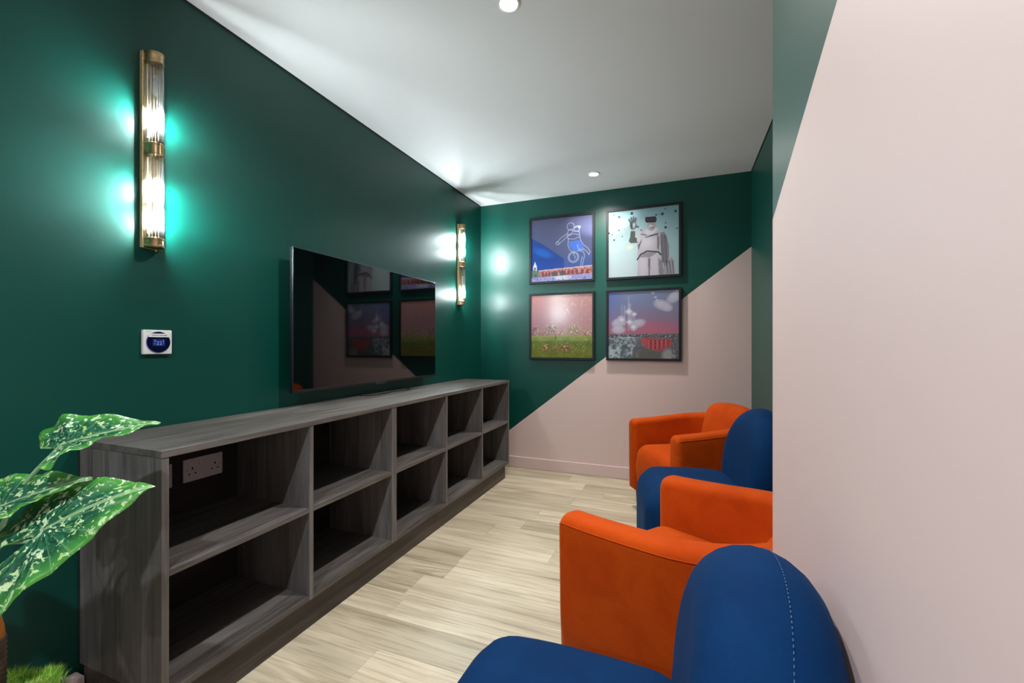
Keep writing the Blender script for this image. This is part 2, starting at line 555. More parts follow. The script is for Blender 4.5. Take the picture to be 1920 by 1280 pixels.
# ================================================================== TELEVISION
def television():
    xf = -1.648
    ya, yb, za, zb = 1.452, 2.680, 0.880, 1.5545
    org = (XL, (ya+yb)/2, za)
    r = empty('television', org)
    tag(r, 'large flat black television mounted on the green wall', 'television')
    off = org
    box('bezel', xf-0.020, xf-0.001, ya, yb, za, zb, M['tvbezel'], r, off, 0.002)
    box('screen', xf-0.004, xf, ya+0.003, yb-0.003, za+0.004, zb-0.003, M['tvglass'], r, off, 0.0006, 1)
    box('chin', xf-0.010, xf+0.0015, ya+0.003, yb-0.003, za-0.001, za+0.012, M['tvbody'], r, off, 0.001)
    box('sensor_window', xf-0.010, xf+0.002, 2.02, 2.115, za-0.008, za+0.010, M['tvbezel'], r, off, 0.001)
    V = boxv(xf-0.050, xf-0.020, ya+0.10, yb-0.10, za+0.03, zb-0.16)
    mo('rear_housing', V, BF, M['tvbody'], r, False, off, 0.008)
    box('wall_bracket', XL+0.001, xf-0.050, 1.86, 2.27, 1.08, 1.32, M['tvbody'], r, off, 0.002)
television()
pts = catmull([(-1.700, 1.95, 0.815), (-1.655, 2.00, 0.8145), (-1.640, 2.10, 0.8145), (-1.665, 2.22, 0.8145), (-1.64, 2.34, 0.8145), (-1.70, 2.42, 0.8145)], 8)
V, F = tube(pts, 0.0042, 8)
tag(mo('power_cable', V, F, M['cable'], None, True, (-1.66, 2.2, 0.8103)), 'thin black cable lying on the bookcase top under the television', 'cable')

# ================================================================== WALL SCONCES
def half_disc(r0, x0, z0, z1, n=16, bead=None):
    """D-shaped cap: flat against x0, bulging to +x"""
    V = []; F = []
    zs = [z0, z1] if bead is None else bead
    ring = []
    for (rr, z) in ([(r0, z0), (r0, z1)] if bead is None else bead):
        a = len(V)
        V.append((x0-0.001, -rr, z))
        for k in range(n+1):
            t = -math.pi/2+math.pi*k/n
            V.append((x0+rr*math.cos(t), rr*math.sin(t), z))
        V.append((x0-0.001, rr, z))
        ring.append((a, len(V)-a))
    for (a, m), (b, _) in zip(ring[:-1], ring[1:]):
        for k in range(m):
            F.append([a+k, a+(k+1) % m, b+(k+1) % m, b+k])
    a, m = ring[0]; F.append([a+k for k in range(m)][::-1])
    a, m = ring[-1]; F.append([a+k for k in range(m)])
    return V, F

def sconce(label, yc, states):
    L = 0.677
    org = (XL, yc, 1.438)
    r = empty('wall_sconce', org)
    tag(r, label, 'wall lamp', 'brass and glass rod wall sconces')
    xb = 0.016
    V, F = rbox(xb/2+0.0005, 0, L/2, xb/2, 0.031, L/2, 0.002, 9)
    mo('back_plate', V, F, M['brass_plate'], r, True)
    xc = 0.0325
    box('spacer', xb, xc, -0.006, 0.006, 0.02, L-0.02, M['brass'], r)
    def cap(nm, z0, z1):
        d = z1-z0
        R0 = 0.0270
        V, F = half_disc(R0, xb, z0, z1, 18, [(R0-0.002, z0), (R0+0.0008, z0+0.003), (R0+0.0008, z0+0.008), (R0-0.0005, z0+0.0095),
                                             (R0-0.0005, z1-0.0095), (R0+0.0008, z1-0.008), (R0+0.0008, z1-0.003), (R0-0.002, z1)])
        # stretch forward so the flat meets the plate
        V = [(x if x < xb else xb+(x-xb)*1.65, y, z) for x, y, z in V]
        return mo(nm, V, F, M['brass'], r, False, bevel=0.0005)
    cap('bottom_cap', 0.0, 0.036)
    cap('middle_band', 0.316, 0.364)
    cap('top_cap', L-0.040, L)
    V, F = lathe([(0.002, -0.0001), (0.0035, -0.004), (0.0045, -0.008), (0.003, -0.012), (0.001, -0.013)], 0.035, 0, 14)
    mo('finial', V, F, M['brass'], r, True)
    # ribbed glass: a half ring of clear rods in each half
    nr = 11
    rod = None
    for (z0, z1) in ((0.034, 0.318), (0.362, L-0.038)):
        for k in range(nr):
            t = -math.pi/2+math.pi*k/(nr-1)
            x = xb+0.002+0.0385*math.cos(t); y = 0.0232*math.sin(t)
            if rod is None or rod.get('zz') != (z0, z1):
                V, F = tube([(0, 0, z0), (0, 0, z1)], 0.0036, 10)
                o = mo('glass_rod', V, F, M['rod'], r, True)
                rod = {'zz': (z0, z1), 'o': o}
            else:
                o = rod['o'].copy(); COL.objects.link(o); o.parent = r
            o.location = (x, y, 0)
    # four capsule bulbs, two to each half
    for zc, on, up in zip((0.090, 0.200, 0.437, 0.558), states, (1, 1, 1, 1)):
        V, F = lathe([(0.001, zc-0.030), (0.0075, zc-0.027), (0.0095, zc-0.020), (0.0095, zc+0.016), (0.0075, zc+0.024), (0.001, zc+0.027)], 0.035, 0, 14)
        mo('bulb', V, F, M['bulb_on'] if on else M['bulb_off'], r, True)
        zz = zc+0.027
        V, F = lathe([(0.0085, zz-0.001), (0.0085, zz+0.014)], 0.035, 0, 12)
        mo('bulb_socket', V, F, M['ceramic'], r)
    return r
sconce('tall brass and glass rod wall sconce above the thermostat', 0.930, (1, 1, 1, 0))
sconce('tall brass and glass rod wall sconce between the television and the picture wall', 3.185, (1, 0, 1, 1))

# ================================================================== THERMOSTAT
def text_mesh(s, size, name, mat, parent, loc, rot):
    cu = bpy.data.curves.new(name, 'FONT'); cu.body = s; cu.size = size
    cu.align_x = 'CENTER'; cu.align_y = 'CENTER'; cu.extrude = 0.0002
    tmp = bpy.data.objects.new(name, cu); COL.objects.link(tmp)
    dg = bpy.context.evaluated_depsgraph_get()
    me = bpy.data.meshes.new_from_object(tmp.evaluated_get(dg))
    bpy.data.objects.remove(tmp, do_unlink=True)
    me.materials.clear(); me.materials.append(mat)
    o = bpy.data.objects.new(name, me); COL.objects.link(o)
    o.parent = parent; o.location = loc; o.rotation_euler = rot
    return o
def thermostat():
    r = empty('thermostat', (XL, 0.948, 1.112))
    tag(r, 'square white thermostat with round blue display on the green wall', 'thermostat')
    V, F = rbox(0.0075, 0, 0, 0.0075, 0.045, 0.043, 0.004, 9)
    mo('plate', V, F, M['white_plastic'], r, True)
    def disc(nm, x0, x1, rr, mat):
        V, F = tube([(x0, 0, 0), (x1, 0, 0)], rr, 40)
        return mo(nm, V, F, mat, r, bevel=0.0006)
    disc('ring', 0.012, 0.0165, 0.0385, M['dial_ring'])
    d = disc('dial', 0.012, 0.0185, 0.0365, M['dial'])
    box('display', 0.018, 0.0188, -0.019, 0.019, -0.014, 0.011, M['lcd'], d)
    rot = (R(90), 0, R(90))
    text_mesh('22', 0.0185, 'digits', M['digits'], d, (0.0190, 0.001, -0.004), rot)
    # little thermometer and mode symbols beside the digits
    for (y, z, hy, hz) in ((-0.012, 0.004, 0.0010, 0.004), (-0.0125, -0.006, 0.003, 0.0007), (-0.012, 0.007, 0.0022, 0.0007),
                           (0.0135, 0.005, 0.0009, 0.003), (0.0145, -0.005, 0.0016, 0.0007), (0.0150, 0.001, 0.0008, 0.0014)):
        box('display_symbol', 0.0188, 0.0191, y-hy, y+hy, z-hz, z+hz, M['digits'], d)
    lb = box('sticker', 0.0184, 0.0189, -0.0315, 0.0335, 0.0175, 0.0300, M['white_plastic'], r)
    random.seed(3)
    y = -0.020
    while y < 0.024:
        l = random.uniform(0.0014, 0.0026)
        box('print_mark', 0.0188, 0.0190, y, y+l, 0.0222, 0.0252, M['ink'], lb)
        y += l+random.choice((0.0006, 0.0006, 0.0006, 0.0022))
    box('maker_mark', 0.0148, 0.0152, -0.038, -0.020, 0.0375, 0.0385, M['ink'], r)
thermostat()

# ================================================================== FRAMED PICTURES
def srgb2lin(a):
    return np.where(a <= 0.04045, a/12.92, ((a+0.055)/1.055)**2.4)
class Art:
    """a small printed picture painted into a colour grid; u to the right, v up, both 0..1"""
    def __init__(s, n=150, seed=1):
        s.n = n
        g = np.linspace(0, 1, n)
        s.u, s.v = np.meshgrid(g, g)
        s.c = np.zeros((n, n, 3))
        s.rng = np.random.default_rng(seed)
    def col(s, c): return np.array(c)/255.0
    def blend(s, m, c):
        m = np.clip(m, 0, 1)[..., None]
        s.c = s.c*(1-m)+(s.col(c) if not isinstance(c, np.ndarray) else c)*m
    def vgrad(s, stops):
        vs = [p for p, _ in stops]
        for k in range(3):
            s.c[..., k] = np.interp(s.v, vs, [c[k]/255 for _, c in stops])
    def ell(s, x, y, rx, ry, ang=0.0, soft=0.03):
        ca, sa = math.cos(ang), math.sin(ang)
        a = ((s.u-x)*ca+(s.v-y)*sa)/rx; b = (-(s.u-x)*sa+(s.v-y)*ca)/ry
        d = np.sqrt(a*a+b*b)
        return np.clip((1-d)/soft+0.5, 0, 1)
    def poly(s, P):
        ins = np.zeros_like(s.u, dtype=bool)
        j = len(P)-1
        for i in range(len(P)):
            xi, yi = P[i]; xj, yj = P[j]
            if yi != yj:
                c = ((yi > s.v) != (yj > s.v)) & (s.u < (xj-xi)*(s.v-yi)/(yj-yi)+xi)
                ins ^= c
            j = i
        return ins.astype(float)
    def line(s, P, w=0.006, soft=0.006):
        d = np.full_like(s.u, 9.0)
        for (x0, y0), (x1, y1) in zip(P[:-1], P[1:]):
            dx, dy = x1-x0, y1-y0
            t = np.clip(((s.u-x0)*dx+(s.v-y0)*dy)/max(dx*dx+dy*dy, 1e-9), 0, 1)
            d = np.minimum(d, np.hypot(s.u-x0-t*dx, s.v-y0-t*dy))
        return np.clip((w-d)/soft+0.5, 0, 1)
    def noise(s, f, seed=0):
        rg = np.random.default_rng(seed)
        g = rg.random((f+2, f+2))
        x = s.u*f; y = s.v*f
        i = np.clip(x.astype(int), 0, f); j = np.clip(y.astype(int), 0, f)
        a = x-i; b = y-j
        a = a*a*(3-2*a); b = b*b*(3-2*b)
        return (g[j, i]*(1-a)+g[j, i+1]*a)*(1-b)+(g[j+1, i]*(1-a)+g[j+1, i+1]*a)*b
    def fbm(s, f, seed=0):
        return 0.5*s.noise(f, seed)+0.3*s.noise(f*2, seed+1)+0.2*s.noise(f*4, seed+2)

def circ(x, y, r, a0=0, a1=360, n=26):
    return [(x+r*math.cos(R(a0+(a1-a0)*k/n)), y+r*math.sin(R(a0+(a1-a0)*k/n))) for k in range(n+1)]

def art_drawing():
    A = Art(170)
    A.vgrad([(0, (88, 104, 176)), (0.2, (74, 98, 168)), (0.45, (90, 98, 136)), (1, (96, 98, 134))])
    A.blend(A.poly([(0, 0.72), (0.2, 0.60), (0.47, 0.40), (0.55, 0.34), (0.55, 0.10), (0, 0.10)]), (40, 75, 150))
    A.blend(A.ell(0.2, 0.46, 0.16, 0.06, -0.4, 0.9)*0.8, (45, 110, 205))
    A.blend(A.poly([(0, .35), (.55, .28), (.55, .15), (0, .15)])*0.5, (40, 80, 180))
    # viaduct of brick arches
    base = 0.045; top = lambda u: 0.165+0.035*u
    m = ((A.v < 0.175+0.035*A.u) & (A.v > 0.075+0.02*A.u) & (A.u > 0.13)).astype(float)
    A.blend(m, (196, 150, 150))
    A.blend(m*(A.noise(40, 3) > 0.55), (170, 95, 95))
    A.blend(((A.v < 0.182+0.035*A.u) & (A.v > 0.166+0.035*A.u) & (A.u > 0.13)).astype(float), (214, 190, 190))
    for k, x in enumerate([0.20, 0.255, 0.305, 0.395, 0.53, 0.62, 0.69, 0.755, 0.84, 0.92]):
        r = 0.022 if k not in (3, 4) else 0.052
        A.blend(A.ell(x, 0.085+0.02*x+0.012, r, 0.055, 0, 0.2), (105, 85, 88) if k in (3, 4) else (150, 70, 75))
    A.blend((A.v < 0.072+0.02*A.u).astype(float), (165, 165, 215))
    A.blend(A.ell(0.52, 0.05, 0.15, 0.03, 0, 0.8), (225, 225, 235))
    A.blend(((A.v < 0.06) & (A.noise(60, 8) > 0.7)).astype(float)*0.7, (110, 110, 160))
    # clock turret and tree
    A.blend(A.poly([(0.035, .17), (0.035, .25), (.065, .33), (.095, .25), (.095, .17)]), (225, 225, 235))
    A.blend(A.ell(0.065, 0.22, 0.018, 0.018, 0, .3), (90, 100, 120))
    A.blend(A.ell(0.06, 0.135, 0.085, 0.065, 0, 0.4)*(A.noise(45, 5) > 0.25), (108, 128, 110))
    # outlined floating figure
    A.blend(A.poly([(.62, .61), (.64, .52), (.70, .46), (.82, .44), (.86, .50), (.80, .62)])*0.75, (80, 130, 240))
    W = (205, 215, 240)
    L = [circ(0.655, 0.845, 0.058), circ(0.755, 0.80, 0.042),
         [(.62, .79), (.60, .74), (.50, .68), (.43, .61)], [(.63, .72), (.55, .65), (.455, .575)], circ(.44, .60, .025),
         [(.62, .79), (.66, .80), (.72, .76), (.79, .76), (.80, .68), (.81, .63)], [(.60, .74), (.61, .66), (.70, .64), (.80, .67)],
         [(.62, .70), (.70, .73), (.79, .70)], [(.62, .66), (.61, .56), (.64, .48), (.70, .44)],
         [(.81, .63), (.85, .55), (.93, .48), (.965, .42), (.945, .38)], [(.85, .49), (.92, .42), (.945, .38)], [(.76, .55), (.78, .48), (.86, .46)],
         circ(.70, .36, .085), circ(.70, .36, .067), [(.72, .44), (.70, .40), (.73, .36), (.72, .33)],
         circ(.79, .37, .085, 110, -30), [(.865, .33), (.85, .27), (.84, .18)], [(.84, .36), (.82, .28), (.815, .18)],
         [(.70, .78), (.66, .72), (.62, .73)], [(.72, .82), (.78, .84), (.80, .80)]]
    for P in L: A.blend(A.line(P, 0.004, 0.006)*0.85, W)
    A.blend(A.ell(.795, .825, .018, .018), (235, 240, 255))
    return A

def art_statue():
    A = Art(170)
    A.vgrad([(0, (214, 232, 236)), (0.5, (200, 224, 228)), (1, (150, 184, 194))])
    A.blend(np.clip((A.u-0.35)*1.1, 0, 1)*0.55, (120, 160, 170))
    for (x, y, r, c) in [(.085, .97, .015, 120), (.16, .93, .017, 60), (.345, .965, .020, 40), (.305, .88, .010, 60), (.40, .865, .013, 70), (.10, .79, .008, 120),
                      (.155, .73, .013, 80), (.24, .74, .007, 120), (.055, .675, .011, 80), (.01, .70, .014, 40), (.085, .59, .013, 60), (.205, .635, .010, 110),
                      (.48, .70, .012, 60), (.69, .905, .012, 40), (.775, .91, .020, 30), (.815, .98, .010, 60), (.955, .93, .018, 40), (.82, .775, .010, 60),
                      (.82, .71, .017, 35), (.975, .68, .011, 60), (.13, .82, .007, 130), (.545, .89, .007, 110)]:
        A.blend(A.ell(x, y-0.02, r, r, 0, 0.5), (c, c+25, c+25))
    A.blend(A.line([(.69, .885), (.775, .89)], 0.0025), (90, 110, 115))
    st = (196, 192, 202)
    # legs, torso, sleeve, cloak
    A.blend(A.poly([(.425, 0), (.43, .27), (.47, .33), (.72, .33), (.765, .26), (.775, .12), (.80, 0)]), (202, 196, 208))
    A.blend(A.poly([(.585, 0), (.575, .26), (.61, .26), (.60, 0)])*0.8, (110, 104, 116))
    A.blend(A.ell(.51, .14, .05, .2, 0, 1.2)*.6, (226, 220, 230))
    A.blend(A.ell(.68, .14, .05, .2, 0, 1.2)*.6, (222, 216, 226))
    A.blend(A.poly([(.715, .26), (.73, 0), (.80, 0), (.775, .2)])*.8, (138, 134, 140))
    A.blend(A.poly([(.78, 0), (.80, .12), (.90, .26), (.935, .20), (.945, 0)]), (176, 172, 180))
    A.blend(A.poly([(.74, .62), (.76, .30), (.80, .12), (.86, .15), (.87, .40), (.84, .55), (.80, .63)]), (150, 146, 158))
    A.blend(A.poly([(.42, .62), (.43, .30), (.56, .36), (.74, .33), (.755, .55), (.73, .66), (.66, .72), (.55, .70), (.47, .67)]), st)
    A.blend(A.ell(.58, .50, .10, .10, 0, 1.3)*.8, (222, 218, 228))
    A.blend(A.poly([(.43, .46), (.50, .56), (.44, .38)])*.9, (110, 108, 118))
    A.blend(A.poly([(.70, .60), (.74, .55), (.73, .36), (.70, .40)])*.8, (120, 116, 128))
    A.blend(A.line([(.425, .25), (.47, .32), (.56, .365), (.72, .34), (.755, .30)], .010), (60, 58, 66))
    A.blend(A.poly([(.44, .28), (.55, .35), (.70, .33), (.60, .27)])*.8, (146, 140, 150))
    A.blend(A.line([(.48, .62), (.60, .59), (.72, .61)], .006), (90, 88, 98))
    A.blend(A.line([(.54, .57), (.71, .60)], .006), (80, 78, 88))
    A.blend(A.poly([(.52, .66), (.57, .58), (.66, .62), (.72, .68), (.66, .70), (.60, .72)])*.7, (224, 222, 230))
    for x in (.775, .795, .82, .84): A.blend(A.line([(x-.02, .58), (x, .18)], .005), (92, 90, 100))
    for x in (.83, .87, .91): A.blend(A.line([(x, .20), (x+.02, .02)], .006), (104, 100, 110))
    # raised arm and hand
    A.blend(A.poly([(.33, .70), (.395, .69), (.395, .58), (.43, .57), (.43, .50), (.33, .50), (.30, .53), (.32, .60)]), (92, 102, 98))
    A.blend(A.poly([(.42, .66), (.47, .68), (.46, .52), (.42, .52)]), (205, 205, 210))
    A.blend(A.ell(.365, .765, .048, .065, 0, .3), (112, 122, 126))
    for (x0_, y0_, x1_, y1_) in [(.335, .79, .305, .855), (.35, .81, .335, .88), (.37, .82, .37, .885), (.39, .81, .402, .865), (.40, .745, .435, .735)]:
        A.blend(A.line([(x0_, y0_), (x1_, y1_)], .012, .008), (84, 94, 98))
    A.blend(A.ell(.375, .765, .020, .040, -0.2, .7), (196, 208, 212))
    A.blend(A.ell(.34, .76, .014, .05, 0.2, .7), (66, 74, 80))
    A.blend(A.line([(.33, .69), (.395, .685)], .006), (220, 225, 228))
    # head with headset
    A.blend(A.ell(.625, .735, .058, .075, 0, .15), (172, 164, 172))
    A.blend(A.ell(.61, .72, .03, .03, 0, .8), (214, 206, 212))
    A.blend(A.line([(.60, .705), (.65, .705)], .005), (84, 78, 84))
    A.blend(A.poly([(.535, .855), (.56, .87), (.68, .865), (.70, .83), (.685, .775), (.56, .785), (.54, .79)]), (58, 56, 64))
    A.blend(A.line([(.56, .83), (.68, .82)], .012)*.6, (110, 70, 80))
    A.blend(A.ell(.32, .44, .05, .03, 0.3, .8)*.8, (232, 240, 214))
    return A

def art_field():
    A = Art(170)
    A.vgrad([(0, (140, 142, 58)), (0.22, (120, 132, 58)), (0.33, (150, 168, 84)), (0.345, (200, 150, 150)), (0.6, (206, 148, 158)), (1, (222, 158, 156))])
    A.blend(A.ell(.22, .55, .30, .16, 0, 1.4)*.45, (190, 140, 156))
    # woven scan lines of pale squares in the sky
    g = ((np.mod(A.u*52, 1) < .28) | (np.mod(A.v*52, 1) < .25)) & (A.v > .36)
    A.blend(g*np.clip(A.u*1.1, .15, 1)*.30, (236, 214, 196))
    A.blend(((np.mod(A.u*52, 1) < .4) & (A.noise(52, 9) > .80) & (A.v > .4) & (A.u > .55))*.7, (244, 226, 214))
    for (x, y, rx, ry, c) in [(.06, .42, .09, .07, (150, 110, 112)), (.34, .45, .09, .075, (142, 122, 112)), (.72, .42, .13, .075, (166, 150, 116)), (.92, .37, .09, .03, (170, 120, 112)), (.2, .38, .12, .03, (166, 130, 128)), (.52, .38, .08, .03, (176, 150, 130))]:
        A.blend(A.ell(x, y, rx, ry, 0, .6)*(A.noise(48, int(x*90)) > .35)*.85, c)
        A.blend(A.ell(x, y+.01, rx*1.1, ry*1.2, 0, .8)*(A.noise(60, int(x*70)+3) > .72)*.9, (240, 226, 200))
    A.blend(((A.v < .33) & (A.fbm(14, 4) > .52))*.45, (100, 112, 44))
    A.blend(((A.v < .28) & (A.noise(60, 14) > .85))*.6, (190, 186, 110))
    A.blend(((A.v > .27) & (A.v < .35))*.4, (178, 196, 104))
    A.blend(A.poly([(.4, .28), (.41, .40), (.42, .28)])*.8, (90, 80, 60))
    for (x, y) in [(.22, .14), (.27, .17), (.55, .15), (.60, .16), (.42, .13), (.57, .13)]:
        A.blend(A.ell(x, y, .05, .045, 0, .8)*(A.noise(56, int(x*100)) > .5)*.9, (150, 84, 48))
        A.blend(A.ell(x, y+.02, .05, .05, 0, .8)*(A.noise(64, int(x*80)) > .78), (232, 226, 190))
    A.blend(((A.v < .45) & (A.v > .1) & (A.u > .4) & (A.noise(72, 33) > .88))*.8, (226, 228, 170))
    return A

def art_town():
    A = Art(170)
    A.vgrad([(0, (120, 126, 132)), (0.34, (170, 130, 148)), (0.40, (196, 120, 146)), (0.62, (160, 140, 172)), (0.85, (142, 152, 190)), (1, (150, 160, 196))])
    A.blend(np.clip((.28-A.u)*2.6, 0, 1)*np.clip((A.v-.4)*2, 0, 1), (108, 128, 206))
    A.blend(np.clip((A.u-.62)*1.6, 0, 1)*np.clip((A.v-.4)*2, 0, 1)*.7, (140, 142, 158))
    A.blend(A.ell(.62, .44, .22, .09, 0, 1.3)*.7, (206, 120, 146))
    # clouds
    for (x, y, rx, ry, a) in [(.78, .78, .13, .07, -.35), (.95, .90, .13, .07, .6), (.84, .74, .07, .05, -.2), (.15, .53, .10, .07, .2), (.19, .58, .06, .06, 0), (.15, .43, .10, .06, 0), (.43, .52, .11, .06, .25), (.37, .46, .05, .05, .4)]:
        A.blend(A.ell(x, y, rx, ry, a, .45)*.92, (206, 202, 222))
        A.blend(A.ell(x-.01, y+.015, rx*.6, ry*.6, a, .9)*.7, (224, 218, 232))
    # pale vertical streaks with white starburst dots
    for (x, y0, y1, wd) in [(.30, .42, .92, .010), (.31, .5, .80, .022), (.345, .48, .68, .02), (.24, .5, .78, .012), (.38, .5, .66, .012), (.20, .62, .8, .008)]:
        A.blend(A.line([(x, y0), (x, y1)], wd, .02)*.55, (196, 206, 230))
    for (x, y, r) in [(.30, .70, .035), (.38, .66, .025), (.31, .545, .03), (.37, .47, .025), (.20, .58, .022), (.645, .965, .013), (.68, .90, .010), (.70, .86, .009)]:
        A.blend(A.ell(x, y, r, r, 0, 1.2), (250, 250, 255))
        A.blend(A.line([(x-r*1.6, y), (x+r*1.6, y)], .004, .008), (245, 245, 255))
    # town and trees
    A.blend((A.v < .355+.012*A.noise(40, 2)).astype(float), (112, 118, 126))
    A.blend(((A.v < .36) & (A.v > .30) & (A.noise(64, 6) > .55))*.8, (70, 74, 86))
    A.blend(((A.v < .36) & (A.v > .28) & (A.noise(70, 16) > .72))*.8, (196, 196, 206))
    tr = 1.15*((A.v < .32) & (A.u < .52-.55*np.clip(.16-A.v, 0, 1)))*np.clip(A.fbm(12, 5)*3.2-1.1, 0, 1)
    A.blend(tr, (196, 210, 218))
    A.blend(((A.v < .30) & (A.u < .5) & (A.fbm(26, 12) < .42))*.75, (84, 98, 110))
    A.blend(((A.v < .12) & (A.u > .35))*.5, (112, 112, 106))
    A.blend(A.poly([(.48, .22), (.50, .30), (.56, .31), (.90, .28), (.92, .22), (.84, .15), (.72, .11), (.62, .13)]), (196, 84, 92))
    A.blend(A.ell(.52, .25, .045, .055, 0, .2), (202, 92, 98))
    win = A.poly([(.585, .268), (.86, .268), (.86, .19), (.72, .13), (.585, .15)])*((np.mod(A.u*17, 1) > .35) & (np.mod(A.v*30, 1) > .35))
    A.blend(win*.8, (118, 44, 56))
    A.blend(win*(np.mod(A.u*17, 1) > .8), (220, 150, 140))
    A.blend(A.poly([(.56, .30), (.90, .28), (.88, .31), (.60, .33)])*.8, (128, 118, 124))
    A.blend(A.poly([(.46, .18), (.60, .13), (.70, .10), (.80, .13), (.82, 0), (.44, 0)])*.8, (108, 106, 100))
    A.blend(A.ell(.86, .05, .09, .09, .5, .6)*.85, (176, 180, 184))
    A.blend(((A.u > .9) & (A.v < .3) & (A.noise(40, 31) > .5))*.7, (84, 92, 100))
    return A

def print_mat():
    t = NT('printed_picture')
    a = t.n('ShaderNodeVertexColor'); a.layer_name = 'Col'
    t.set(Base_Color=a.outputs[0], Roughness=0.7, Specular_IOR_Level=0.08)
    return t.m
M['print'] = print_mat()

def picture(label, x0, z0, A, S=0.582):
    fw, dp = 0.019, 0.028
    yb, yf = YB, YB-dp
    org = (x0+S/2, YB, z0)
    r = empty('framed_picture', org); tag(r, label, 'picture', 'four framed pictures on the back wall')
    x1, z1 = x0+S, z0+S
    off = org
    kw = dict(parent=r, off=off, bevel=0.0015)
    def rail(a, b, c, d):
        # mitred moulding length: outer edge a-b, inner edge c-d (x,z)
        P = [a, b, d, c]
        V = [(x, yf, z) for x, z in P]+[(x, yb-0.0005, z) for x, z in P]
        mo('frame_rail', V, [(0, 1, 2, 3), (7, 6, 5, 4), (0, 4, 5, 1), (1, 5, 6, 2), (2, 6, 7, 3), (3, 7, 4, 0)], M['frame'], r, False, off, 0.0012)
    o_ = [(x0, z0), (x1, z0), (x1, z1), (x0, z1)]
    i_ = [(x0+fw, z0+fw), (x1-fw, z0+fw), (x1-fw, z1-fw), (x0+fw, z1-fw)]
    for k in range(4): rail(o_[k], o_[(k+1) % 4], i_[k], i_[(k+1) % 4])
    box('backing_board', x0+fw-0.002, x1-fw+0.002, yb-0.010, yb-0.002, z0+fw-0.002, z1-fw+0.002, M['backing'], r, off)
    # the print itself
    n = A.n
    yp = yf+0.010
    a0, b0, L = x0+fw-0.001, z0+fw-0.001, S-2*fw+0.002
    V = [(a0+L*i/(n-1), yp, b0+L*j/(n-1)) for j in range(n) for i in range(n)]
    F = [(j*n+i, j*n+i+1, (j+1)*n+i+1, (j+1)*n+i) for j in range(n-1) for i in range(n-1)]
    p = mo('print', V, F, M['print'], r, False, off, fix=False)
    at = p.data.color_attributes.new('Col', 'FLOAT_COLOR', 'POINT')
    c = np.ones((n*n, 4)); c[:, :3] = np.clip(srgb2lin(np.clip(A.c, 0, 1))*0.98, 0, 0.9).reshape(-1, 3)
    at.data.foreach_set('color', c.ravel())
    box('glass_pane', x0+fw-0.001, x1-fw+0.001, yf+0.005, yf+0.0065, z0+fw-0.001, z1-fw+0.001, M['pane'], r, off)
XA, XB_ = -1.246, -0.568
ZU, ZD = 1.6415, 0.9755
picture('black framed picture of a white line-drawn figure over a viaduct at dusk', XA, ZU, art_drawing())
picture('black framed picture of a pale statue raising a hand and wearing a headset', XB_, ZU, art_statue())
picture('black framed picture of a green field under a pink sky', XA, ZD, art_field())
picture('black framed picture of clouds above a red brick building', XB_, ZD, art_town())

# ================================================================== ORANGE TUB CHAIRS
def tub_shell(W, D, th, zf, zb, z0):
    hw = W/2-th/2
    x0 = D*0.50
    ax = D-th/2-x0
    path = []
    for k in range(9): path.append((x0*k/9, -hw, 0, -1))
    for k in range(25):
        a = -math.pi/2+math.pi*k/24
        px, py = x0+ax*math.cos(a), hw*math.sin(a)
        nx, ny = math.cos(a)/ax, math.sin(a)/hw
        l = math.hypot(nx, ny); path.append((px, py, nx/l, ny/l))
    for k in range(9): path.append((x0*(8-k)/9, hw, 0, 1))
    rr = 0.030
    prof = []
    def section(d, zt):
        h = th/2-d; r = min(0.034, h*0.95); z1 = zt-d
        s = [(h-0.012, z0+d), (h-0.004, z0+(z1-z0)*0.4), (h, z1-r)]
        for k in range(1, 6):
            a = math.pi/2*k/5; s.append((h-r+r*math.cos(a), z1-r+r*math.sin(a)))
        for k in range(0, 6):
            a = math.pi/2*k/5; s.append((-h+r-r*math.sin(a), z1-r+r*math.cos(a)))
        s += [(-h, z0+(z1-z0)*0.4), (-h, z0+d)]
        return s
    def ztop(x):
        t = max(0, min(1, x/D)); return zf+(zb-zf)*(t**1.4)
    rings = []
    npt = len(path)
    # rounded front end, arm, back, arm, rounded front end
    for k in range(5):
        a = math.pi/2*(1-k/5.0)
        rings.append((path[0][0]+rr*(1-math.sin(a))-0.0, path[0][1], 0, -1, rr*(1-math.cos(a))*0.8))
    for i, (px, py, nx, ny) in enumerate(path):
        xx = px
        if px < rr: xx = rr
        rings.append((xx, py, nx, ny, 0.0))
    for k in range(5):
        a = math.pi/2*((k+1)/5.0)
        rings.append((rr*(1-math.sin(a)), path[-1][1], 0, 1, rr*(1-math.cos(a))*0.8))
    V = []; F = []; top = []
    m = None
    for (px, py, nx, ny, d) in rings:
        s = section(d, ztop(px)); m = len(s)
        for (o, z) in s: V.append((px+nx*o, py+ny*o, z))
        q = s[3]; top.append((px+nx*(q[0]+0.0008), py+ny*(q[0]+0.0008), q[1]))
    for i in range(len(rings)-1):
        for k in range(m):
            F.append([i*m+k, i*m+(k+1) % m, (i+1)*m+(k+1) % m, (i+1)*m+k])
    F.append(list(range(m))); F.append([(len(rings)-1)*m+k for k in range(m)][::-1])
    return V, F, top[3:-3]

